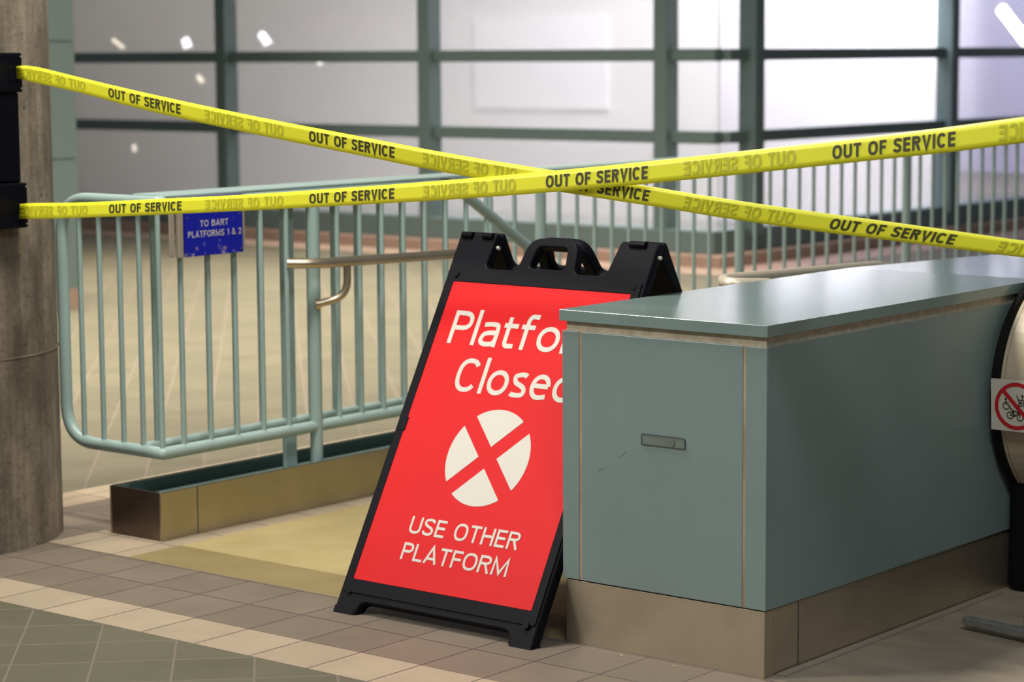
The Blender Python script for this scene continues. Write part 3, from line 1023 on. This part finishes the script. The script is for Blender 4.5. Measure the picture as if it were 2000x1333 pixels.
# scratches on the front panel
bm = B()
for (a, b_, c, d) in ((-0.512, 0.467, -0.494, 0.474), (-0.445, 0.506, -0.425, 0.524), (-0.2, 0.30, -0.198, 0.297)):
    v = [bm.verts.new(Vector(q) - Vector(E0)) for q in ((a, -0.0004, b_), (c, -0.0004, d), (c, -0.0004, d + 0.0015), (a, -0.0004, b_ + 0.0012))]
    bm.faces.new(v)
obj('scratches', bm, DUST, en)
obj('floor_strip', box(B(), 0.0, 0.026, 0.05, 1.2, 0.0, 0.005, E0), PALEMETAL, en)

# metal handrail on the stair side of the wall
h2 = thing('stair_handrail', 'pale metal handrail showing above the far edge of the green wall cap', 'handrail', (-0.74, 1.3, 0.85))
HO = (-0.74, 1.3, 0.85)
bm = B()
tube(bm, round_path([(-0.638, 0.99, 0.862), (-0.70, 0.885, 0.868), (-0.765, 0.93, 0.872), (-0.765, 1.87, 0.845), (-0.765, 3.4, -0.06)], 0.07, 8), 0.0185, 14, HO)
obj('rail', bm, PALEBRASS, h2, smooth=True)
bm = B()
tube(bm, [(-0.765, 1.3, 0.862), (-0.765, 1.3, 0.79), (-0.6285, 1.3, 0.77)], 0.010, 10, HO)
obj('bracket', bm, PALEBRASS, h2, smooth=True)

# ------------------------------------------------------------------ escalator end: newel, handrail belt, sticker
es = thing('escalator', 'end of an escalator with black rubber handrail cut off by the right edge', 'escalator', (0.6, 2.2, 0))
S0 = (0.6, 2.2, 0)
cy, cz, R_ = 1.45, 0.57, 0.335


def belt_path(r, n=40):
    P = [(3.6, cz + r)]
    for k in range(n + 1):
        a = math.radians(90 + 180 * k / n)
        P.append((cy + r * math.cos(a), cz + r * math.sin(a)))
    P.append((2.4, cz - r))
    return P


def belt(x0, x1, ro, ri, name, m_, par):
    b_ = B()
    A, C_ = belt_path(ro), belt_path(ri)
    rows = []
    for (y1_, z1_), (y2_, z2_) in zip(A, C_):
        rows.append([b_.verts.new(Vector(q) - Vector(S0)) for q in
                     ((x0 + 0.16 * (x1 - x0), y2_, z2_), (x0, y1_ * 0.7 + y2_ * 0.3, z1_ * 0.7 + z2_ * 0.3), (x0 + 0.25 * (x1 - x0), y1_, z1_),
                      (x1 - 0.25 * (x1 - x0), y1_, z1_), (x1, y1_ * 0.7 + y2_ * 0.3, z1_ * 0.7 + z2_ * 0.3), (x1 - 0.16 * (x1 - x0), y2_, z2_))])
    for a, c in zip(rows, rows[1:]):
        for k in range(6):
            b_.faces.new((a[k], a[(k + 1) % 6], c[(k + 1) % 6], c[k]))
    b_.faces.new(rows[0])
    b_.faces.new(rows[-1][::-1])
    return obj(name, b_, m_, par, smooth=True)


for xo, nm in ((0.030, 'near'), (1.10, 'far')):
    belt(xo - 0.02, xo + 0.010, R_, R_ - 0.03, 'handrail_belt', RUBBER, es)
    # newel panel: D shaped body inside the belt
    pts = [(y, z) for y, z in belt_path(R_ - 0.005, 32)][:-1] + [(2.4, 0.23), (3.6, 0.3)]
    pb = B()
    prism(pb, pts, 'x', xo + 0.0105, xo + 0.14, S0)
    np_ = obj('newel_panel', pb, BEIGE, es, bevel=0.003)
    belt(xo + 0.0220, xo + 0.0235, R_ - 0.0045, R_ - 0.008, 'panel_seam', DUST, np_)
    hb = B()
    box(hb, xo - 0.018, xo + 0.15, 1.24, 3.5, 0.0, 0.40, S0)
    obj('inlet_housing', hb, BRUSH, es, bevel=0.02, seg=3)
obj('deck', box(B(), 0.19, 1.05, 1.0, 3.6, 0.0, 0.012, S0), BRUSH, es)
obj('skirt_panel', box(B(), 0.182, 0.188, 1.3, 3.6, 0.012, 0.35, S0), BRUSH, es)
obj('skirt_panel', box(B(), 1.05, 1.057, 1.3, 3.6, 0.012, 0.35, S0), BRUSH, es)

# sticker: plate turned towards the landing
stn = Vector((0.0, -1.0, 0)).normalized()
stx = Vector((0, 0, 1)).cross(stn) * 1.0
stx = Vector((-stn.y, stn.x, 0)).normalized()
if stx.x < 0:
    stx = -stx
sc = Vector((0.101, 1.1085, 0.556))
UP = Vector((0, 0, 1))


def stick(name, me, m_, par, push):
    lay(me, sc - Vector(S0), stx, UP, push)
    return link(name, me, m_, par)


stb = stick('warning_sticker', plate_mesh('warning_sticker', [rounded([(-0.076, -0.071), (0.085, -0.071), (0.085, 0.074), (-0.080, 0.072)], 0.004)], 0.004), STICKER, es, 0.0)
stb['label'] = 'white square sticker with red prohibition ring'


def circ(r, n=48, cx=0, cy_=0):
    return [(cx + r * math.cos(2 * math.pi * k / n), cy_ + r * math.sin(2 * math.pi * k / n)) for k in range(n)]


stick('red_ring', plate_mesh('red_ring', [circ(0.066), circ(0.0555)], 0.0012), STICKRED, stb, 0.0028)
d_ = 0.0055
q = 0.7071
stick('red_slash', plate_mesh('red_slash', [[(-0.058 * q - d_ * q, 0.058 * q - d_ * q), (-0.058 * q + d_ * q, 0.058 * q + d_ * q),
                                             (0.058 * q + d_ * q, -0.058 * q + d_ * q), (0.058 * q - d_ * q, -0.058 * q - d_ * q)]], 0.0012), STICKRED, stb, 0.0030)


def strokes(name, segs, w):
    b_ = B()
    for a, c in segs:
        a, c = Vector((*a, 0)), Vector((*c, 0))
        t_ = (c - a).normalized()
        n_ = Vector((-t_.y, t_.x, 0)) * w / 2
        vs = [b_.verts.new(p) for p in (a - n_ - t_ * w * 0.3, c - n_ + t_ * w * 0.3, c + n_ + t_ * w * 0.3, a + n_ - t_ * w * 0.3)]
        b_.faces.new(vs)
    me_ = bpy.data.meshes.new(name)
    b_.to_mesh(me_)
    b_.free()
    return me_


def arc(cx, cy_, r, a0, a1, n=10):
    P = [(cx + r * math.cos(math.radians(a0 + (a1 - a0) * k / n)), cy_ + r * math.sin(math.radians(a0 + (a1 - a0) * k / n))) for k in range(n + 1)]
    return list(zip(P, P[1:]))


# wheelchair
wc = arc(-0.031, -0.001, 0.0095, 110, 370, 12) + [((-0.033, 0.014), (-0.032, 0.004)), ((-0.032, 0.004), (-0.022, 0.002)),
                                                     ((-0.022, 0.002), (-0.017, -0.009)), ((-0.017, -0.009), (-0.013, -0.007)), ((-0.032, 0.009), (-0.024, 0.008))] + arc(-0.033, 0.018, 0.0018, 0, 360, 6)
stick('wheelchair_symbol', strokes('wheelchair_symbol', wc, 0.0026), INK, stb, 0.0032)
# pushchair
pc = [((0.000, 0.030), (0.005, 0.020)), ((0.005, 0.020), (0.008, 0.012)), ((0.006, 0.018), (0.030, 0.018)), ((0.008, 0.012), (0.026, 0.012)),
      ((0.030, 0.018), (0.026, 0.012)), ((0.017, 0.019), (0.018, 0.027))] + arc(0.011, 0.005, 0.0045, 0, 360, 9) + arc(0.025, 0.005, 0.0045, 0, 360, 9) + arc(0.018, 0.030, 0.002, 0, 360, 6)
stick('pushchair_symbol', strokes('pushchair_symbol', pc, 0.0026), INK, stb, 0.0032)
# bicycle
bc = arc(-0.018, -0.026, 0.0095, 0, 360, 14) + arc(0.012, -0.030, 0.0095, 0, 360, 14) + [((-0.018, -0.026), (-0.010, -0.014)), ((-0.010, -0.014), (0.006, -0.016)),
                                                                                     ((0.012, -0.030), (0.005, -0.012)), ((-0.010, -0.014), (-0.003, -0.028)), ((-0.003, -0.028), (0.006, -0.016)), ((-0.018, -0.026), (-0.003, -0.028)), ((-0.014, -0.012), (-0.007, -0.012)), ((0.003, -0.011), (0.010, -0.011))]
stick('bicycle_symbol', strokes('bicycle_symbol', bc, 0.0026), INK, stb, 0.0032)

# ------------------------------------------------------------------ steel foot lying at the right edge
ft = thing('steel_stand', 'grey steel bars of a stand lying on the landing at the lower right edge', 'stand', (0.45, 0.75, 0))
T0 = (0.45, 0.75, 0)
bm = B()
v0 = Vector((0.137, 0.745, 0))
dx = Vector((0.985, -0.17, 0))
dy = Vector((0.17, 0.985, 0))


def obox(b_, p, ux, uy, l, w, z0_, z1_, off_):
    vs = []
    for z in (z0_, z1_):
        for a, c in ((0, 0), (l, 0), (l, w), (0, w)):
            vs.append(b_.verts.new(p + ux * a + uy * c + Vector((0, 0, z)) - Vector(off_)))
    for f in ((3, 2, 1, 0), (4, 5, 6, 7), (0, 1, 5, 4), (1, 2, 6, 5), (2, 3, 7, 6), (3, 0, 4, 7)):
        b_.faces.new([vs[i] for i in f])


obox(bm, v0, dx, dy, 0.62, 0.032, 0.014, 0.036, T0)
obj('foot_bar', bm, GREYMETAL, ft, bevel=0.003)
bm = B()
obox(bm, v0 + dy * 0.14 + dx * 0.095, dx, dy, 0.50, 0.032, 0.014, 0.036, T0)
obj('foot_bar', bm, GREYMETAL, ft, bevel=0.003)
bm = B()
obox(bm, v0 + dy * 0.032 + dx * 0.36, dx, dy, 0.035, 0.108, 0.014, 0.036, T0)
obj('cross_bar', bm, GREYMETAL, ft, bevel=0.003)
for a, c in ((0.20, 0.006), (0.56, 0.006), (0.56, 0.146)):
    bm = B()
    obox(bm, v0 + dx * a + dy * c, dx, dy, 0.03, 0.02, 0.0, 0.014, T0)
    obj('rubber_pad', bm, RUBBER, ft)

# ------------------------------------------------------------------ folding board sign
AY0 = -0.125
LEAN = math.radians(29.0)
sn, cs = math.sin(LEAN), math.cos(LEAN)
SX = -0.988
af = thing('folding_sign', 'red and black folding board sign standing on the tiles against the green wall', 'sign', (SX, 0.3, 0))
A0 = Vector((SX, 0.3, 0))
UX = Vector((1, 0, 0))
UV = Vector((0, sn, cs))              # up the leaning front board
NF = UX.cross(UV)                      # outward normal of the front board
PF = Vector((SX, AY0, 0)) - A0

HW = 0.350
outline = [(-HW, 0.0), (-0.272, 0.0), (-0.262, 0.040), (0.262, 0.040), (0.272, 0.0), (HW, 0.0),
           (HW + 0.002, 1.166), (0.226, 1.166), (0.208, 1.060),
           (0.098, 1.058), (0.082, 1.162), (-0.090, 1.162), (-0.106, 1.058),
           (-0.222, 1.058), (-0.216, 1.166), (-HW - 0.002, 1.166)]
rad = [0.006, 0.008, 0.02, 0.02, 0.008, 0.006, 0.012, 0.012, 0.02, 0.02, 0.045, 0.045, 0.02, 0.02, 0.012, 0.012]
HOLEH = rounded([(-0.066, 1.068), (0.062, 1.068), (0.050, 1.134), (-0.054, 1.134)], 0.016)
WIN = rounded([(-0.306, 0.112), (0.306, 0.112), (0.306, 0.998), (-0.306, 0.998)], 0.004)


def board(name, front):
    me_ = plate_mesh(name, [rounded(outline, rad), HOLEH, WIN], 0.034, 0.005)
    if front:
        lay(me_, PF, UX, UV, -0.017)
    else:
        lay(me_, PR, UX, UVR, 0.017)
    return link(name, me_, BLACK, af)


# the rear board leans the other way and meets the front one at the hinges
top = PF + UV * 1.150
UVR = Vector((0, -sn, cs))
PR = top - UVR * 1.150 + Vector((0, 0.052, 0))
fb = board('front_board', True)
rb = board('rear_board', False)
# raised rims and feet
for sx_ in (-1, 1):
    me_ = plate_mesh('foot', [rounded([(sx_ * 0.276, -0.006), (sx_ * 0.352, -0.006), (sx_ * 0.352, 0.022), (sx_ * 0.276, 0.022)], 0.004)], 0.046, 0.003)
    lay(me_, PF, UX, UV, -0.021)
    link('foot', me_, BLACK, fb)
    me_ = plate_mesh('foot', [rounded([(sx_ * 0.276, -0.006), (sx_ * 0.352, -0.006), (sx_ * 0.352, 0.022), (sx_ * 0.276, 0.022)], 0.004)], 0.046, 0.003)
    lay(me_, PR, UX, UVR, 0.021)
    link('foot', me_, BLACK, rb)
# raised lip around the insert
me_ = plate_mesh('insert_lip', [rounded([(-HW + 0.008, 0.062), (HW - 0.008, 0.062), (HW - 0.008, 1.045), (-HW + 0.008, 1.045)], 0.01),
                                rounded([(-0.3165, 0.1005), (0.3165, 0.1005), (0.3165, 1.0095), (-0.3165, 1.0095)], 0.005)], 0.004, 0.001)
lay(me_, PF, UX, UV, 0.002)
link('insert_lip', me_, BLACK, fb)
# handle grips, knuckles, pins, studs
for (u, v, r, h) in ((-0.312, 1.030, 0.009, 0.008), (0.316, 1.030, 0.010, 0.005), (-0.317, 0.066, 0.009, 0.005), (0.316, 0.060, 0.010, 0.008)):
    bm = B()
    disc(bm, PF + UX * u + UV * v + NF * (0.004 + h / 2 - 0.003), NF, r, h, 18)
    obj('stud', bm, BLACK, fb, smooth=True)
for (u0, u1) in ((-0.340, -0.302), (-0.262, -0.226), (0.262, 0.314)):
    bm = B()
    tube(bm, [PF + UX * u0 + UV * 1.156 + NF * 0.001, PF + UX * u1 + UV * 1.156 + NF * 0.001], 0.0105, 14)
    obj('knuckle', bm, BLACKBOX, fb, smooth=True)
for (u0, u1) in ((-0.350, -0.218), (0.226, 0.352)):
    bm = B()
    tube(bm, [PF + UX * u0 + UV * 1.152 - NF * 0.017, PF + UX * u1 + UV * 1.152 - NF * 0.017], 0.016, 16)
    obj('hinge_barrel', bm, BLACK, fb, smooth=True)
for u in (-0.214, 0.3555):
    bm = B()
    disc(bm, PF + UX * u + UV * 1.130 - NF * 0.020, UX, 0.0055, 0.008, 14)
    p_ = obj('hinge_pin', bm, PIN, fb, smooth=True)
bm = B()
box(bm, -0.334, -0.311, -0.002, 0.006, -0.02, 0.02)
me_ = bpy.data.meshes.new('side_latch')
bm.to_mesh(me_)
bm.free()
me_.transform(Matrix(((1, 0, 0, 0), (0, NF.y, UV.y, 0), (0, NF.z, UV.z, 0), (0, 0, 0, 1))))
me_.transform(Matrix.Translation(PF + UV * 0.566 + NF * 0.0))
link('side_latch', me_, BLACK, fb)

face_me = plate_mesh('sign_face', [rounded([(-0.3155, 0.1015), (0.3155, 0.1015), (0.3155, 1.0085), (-0.3155, 1.0085)], 0.004)], 0.003)
lay(face_me, PF, UX, UV, 0.0016)
sf = link('sign_face', face_me, RED, af)
sf['label'] = 'red insert with white lettering and crossed disc'
rear_me = plate_mesh('rear_insert', [rounded([(-0.3155, 0.1015), (0.3155, 0.1015), (0.3155, 1.0085), (-0.3155, 1.0085)], 0.004)], 0.003)
lay(rear_me, PR, UX, UVR, 0.0186)
link('rear_insert', rear_me, BLACK, af)


def atext(chunks, v, cap, weight):
    """one line of the insert, laid out in chunks (text, left edge, width, gap) of one mesh"""
    b_ = bmesh.new()
    for body, u, width, gap in chunks:
        me2 = text_mesh('lettering', body, width, cap, weight, spacing=gap)
        lay(me2, PF + UX * u + UV * v + NF * 0.0036, UX, UV)
        b_.from_mesh(me2)
        bpy.data.meshes.remove(me2)
    me2 = bpy.data.meshes.new('lettering')
    b_.to_mesh(me2)
    b_.free()
    link('lettering', me2, WHITE, sf)


atext([('Platfo', -0.266, 0.393, 0.12), ('rm', 0.139, 0.150, 0.11)], 0.8190, 0.1015, 0.137)
atext([('Closed', -0.191, 0.420, 0.11)], 0.6785, 0.1015, 0.137)
atext([('USE OTHER', -0.178, 0.386, 0.15)], 0.2545, 0.0495, 0.15)
atext([('PLATFORM', -0.176, 0.376, 0.13)], 0.178, 0.0495, 0.15)
# crossed disc: four sectors
cu_, cv_, Rr, hb = 0.012, 0.4975, 0.1415, 0.0225
for k in range(4):
    a0 = math.radians(45 + 90 * k)
    a1 = a0 + math.pi / 2
    da = math.asin(hb / Rr)
    pts = [(cu_ + Rr * math.cos(a0 + da + (a1 - a0 - 2 * da) * i / 24), cv_ + Rr * math.sin(a0 + da + (a1 - a0 - 2 * da) * i / 24)) for i in range(25)]
    am = (a0 + a1) / 2
    pts.append((cu_ + hb * math.sqrt(2) * math.cos(am), cv_ + hb * math.sqrt(2) * math.sin(am)))
    me_ = plate_mesh('disc_sector', [pts], 0.0008)
    lay(me_, PF, UX, UV, 0.0034)
    link('disc_sector', me_, WHITE, sf)

# ------------------------------------------------------------------ black tape holder on the column
bx = thing('tape_holder', 'tall black barrier tape holder mounted on the concrete column', 'tape holder', (-2.65, -0.2, 1.28))
X_ = (-2.65, -0.2, 1.28)
obj('housing', box(B(), -2.70, -2.635, -0.30, -0.112, 1.150, 1.425, X_), BLACKBOX, bx, bevel=0.006)
for za, zb, ex_ in ((1.425, 1.545, 0.0), (1.012, 1.150, 0.006)):
    c_ = obj('cassette', box(B(), -2.71, -2.628 + ex_, -0.31, -0.100, za, zb, X_), BLACKBOX, bx, bevel=0.006)
    zc = 1.488 if za > 1.3 else 1.066
    obj('tape_slot', box(B(), -2.6275 + ex_, -2.6262 + ex_, -0.155, -0.118, zc - 0.028, zc + 0.028, X_), BLACKBOX, c_)
    for (yy, zz) in ((-0.107, za + 0.012), (-0.107, zb - 0.012)):
        bm = B()
        disc(bm, (-2.6275 + ex_, yy, zz), (1, 0, 0), 0.003, 0.002, 8, X_)
        obj('screw', bm, GREYMETAL, c_)

# ------------------------------------------------------------------ barrier tapes
T1 = [(-2.629, -0.134, 1.0853, -2.6259, -0.1383, 1.0418), (-2.5671, -0.1351, 1.0906, -2.5636, -0.1399, 1.0428),
      (-2.349, -0.1402, 1.1001, -2.3457, -0.1447, 1.0547), (-2.0357, -0.1468, 1.1204, -2.0324, -0.1513, 1.0748),
      (-1.5779, -0.1562, 1.1522, -1.5746, -0.1606, 1.1072), (-1.2039, -0.1634, 1.1826, -1.2005, -0.1681, 1.1352),
      (-0.8218, -0.1706, 1.2158, -0.8181, -0.1757, 1.165), (-0.3749, -0.1782, 1.2600, -0.3707, -0.1839, 1.2067),
      (-0.024, -0.1842, 1.2985, -0.02, -0.1897, 1.2446), (0.2578, -0.1888, 1.3310, 0.2617, -0.1942, 1.2770),
      (0.4547, -0.1921, 1.3541, 0.4586, -0.1974, 1.3000), (0.6098, -0.1944, 1.3734, 0.614, -0.2001, 1.3180),
      (0.7685, -0.1967, 1.3952, 0.7723, -0.2019, 1.3400), (1.7, -0.208, 1.524, 1.7, -0.213, 1.468)]
T2 = [(-2.6303, -0.1259, 1.5040, -2.6321, -0.1259, 1.4692), (-2.5567, -0.1273, 1.5050, -2.5591, -0.1273, 1.4571),
      (-2.3432, -0.1313, 1.4729, -2.3452, -0.1312, 1.4277), (-2.0352, -0.137, 1.4267, -2.037, -0.1369, 1.3767),
      (-1.5829, -0.1454, 1.3653, -1.5843, -0.1453, 1.3156), (-1.2116, -0.1522, 1.3205, -1.2126, -0.1522, 1.2700),
      (-0.8307, -0.1593, 1.2755, -0.8313, -0.1593, 1.2245), (-0.383, -0.1676, 1.2320, -0.3831, -0.1676, 1.1820),
      (-0.1796, -0.1714, 1.2105, -0.1795, -0.1714, 1.1646), (-0.0303, -0.1741, 1.1955, -0.0301, -0.1741, 1.1500),
      (0.2538, -0.1794, 1.1715, 0.2543, -0.1794, 1.1275), (0.4525, -0.1831, 1.1566, 0.4531, -0.1831, 1.1155),
      (0.6095, -0.186, 1.1441, 0.6102, -0.186, 1.1048), (0.7704, -0.189, 1.1310, 0.7711, -0.189, 1.0945),
      (1.7, -0.206, 1.072, 1.7, -0.206, 1.036)]


def hermite(xs, vs, x):
    n = len(xs)
    i = 0
    while i < n - 2 and x > xs[i + 1]:
        i += 1
    h = xs[i + 1] - xs[i]

    def sl_(j):
        if j == 0:
            return (vs[1] - vs[0]) / (xs[1] - xs[0])
        if j == n - 1:
            return (vs[-1] - vs[-2]) / (xs[-1] - xs[-2])
        return (vs[j + 1] - vs[j - 1]) / (xs[j + 1] - xs[j - 1])
    t_ = (x - xs[i]) / h
    return ((2 * t_ ** 3 - 3 * t_ ** 2 + 1) * vs[i] + (t_ ** 3 - 2 * t_ ** 2 + t_) * h * sl_(i)
            + (-2 * t_ ** 3 + 3 * t_ ** 2) * vs[i + 1] + (t_ ** 3 - t_ ** 2) * h * sl_(i + 1))


def tape(name, T, label, shear, yshift=0.0):
    xs = [p[0] for p in T]

    def P(x, v, push=0.0):
        """x along the tape, v from 0 at its lower edge to 1 at its upper edge; shear leans the print"""
        zt = hermite(xs, [p[2] for p in T], x)
        zb = hermite(xs, [p[5] for p in T], x)
        yt = hermite(xs, [p[1] for p in T], x)
        yb = hermite(xs, [p[4] for p in T], x)
        return Vector((x, yb + (yt - yb) * v - push + yshift, zb + (zt - zb) * v))
    c = P(xs[len(xs) // 2], 0.5)
    t_ = thing(name, label, 'barrier tape', c, 'crossed yellow barrier tapes')
    b_ = B()
    n = 90
    rows = []
    for i in range(n + 1):
        x = xs[0] + (xs[-1] - xs[0]) * i / n
        rows.append([b_.verts.new(P(x, v) - c) for v in (0, 0.25, 0.5, 0.75, 1.0)])
    for a, q_ in zip(rows, rows[1:]):
        for k in range(4):
            b_.faces.new((a[k], a[k + 1], q_[k + 1], q_[k]))
    rb_ = obj('ribbon', b_, TAPE, t_, smooth=True)
    sd = rb_.modifiers.new('thickness', 'SOLIDIFY')
    sd.thickness = 0.0004
    sd.offset = 1.0 if rb_.data.polygons[0].normal.y > 0 else -1.0

    def words(x0, x1, mirror, v0, v1, m_):
        cap = 1.0
        me2 = text_mesh('lettering', 'OUT OF SERVICE', 9.6, cap, 0.20 if not mirror else 0.185, spacing=0.13)
        for v in me2.vertices:
            s_, h_ = v.co.x / 9.6, v.co.y
            if mirror:
                s_ = 1 - s_
            x = x0 + (x1 - x0) * s_
            hv = v0 + (v1 - v0) * h_
            lean = shear(x)
            v.co = P(x + lean * (hv - 0.5) * 0.05, hv, 0.0010 + v.co.z * 0.6) - c
        link('lettering' if not mirror else 'show_through_lettering', me2, m_, t_)
    return words


FRONT1 = [(-2.1994, -1.8823), (-1.3672, -1.0524), (-0.5382, -0.2227), (0.2953, 0.6075), (1.13, 1.44)]
BACK1 = [(-2.6128, -2.2969), (-1.7814, -1.4681), (-0.9489, -0.6363), (-0.1168, 0.1968), (0.7124, 1.022)]
FRONT2 = [(-2.2016, -1.8903), (-1.3769, -1.0616), (-0.5463, -0.2284), (0.2841, 0.6048), (1.12, 1.43)]
BACK2 = [(-2.6116, -2.3048), (-1.7903, -1.4753), (-0.962, -0.6427), (-0.1237, 0.1875), (0.7096, 1.02)]


def sh1(x):
    return -0.05


def sh2(x):
    return 0.0 + max(0, min(1, (x + 1.2) / 1.6)) * 0.42


wd = tape('barrier_tape', T1, 'yellow printed tape rising to the right, in front where the two cross', sh1)
for a, b_ in FRONT1:
    wd(a, b_, False, 0.22, 0.80, INK)
for a, b_ in BACK1:
    wd(a, b_, True, 0.20, 0.80, GHOST)
wd = tape('barrier_tape', T2, 'yellow printed tape falling to the right, behind where the two cross', sh2)
for a, b_ in FRONT2:
    wd(a, b_, False, 0.22, 0.80, INK)
for a, b_ in BACK2:
    wd(a, b_, True, 0.20, 0.80, GHOST)

# ------------------------------------------------------------------ paper scraps on the tiles
for (x, y, r, lb) in ((-0.42, -0.028, 0.006, 'tiny yellowish paper scrap on the tiles, nearer the sign'),
                      (-0.25, -0.032, 0.005, 'tiny yellowish paper scrap on the tiles before the steel plinth')):
    bm = B()
    vs = [bm.verts.new((r * c_[0], r * c_[1], 0.0012 + 0.001 * (i % 2))) for i, c_ in enumerate(((-1, -0.4), (0.2, -0.6), (1, 0.1), (0.3, 0.6), (-0.7, 0.4)))]
    f = bm.faces.new(vs)
    bmesh.ops.solidify(bm, geom=[f], thickness=0.001)
    o = obj('paper_scrap', bm, PAPER)
    o.location = (x, y, 0.0)
    tag(o, lb, 'paper scrap', 'paper scraps')
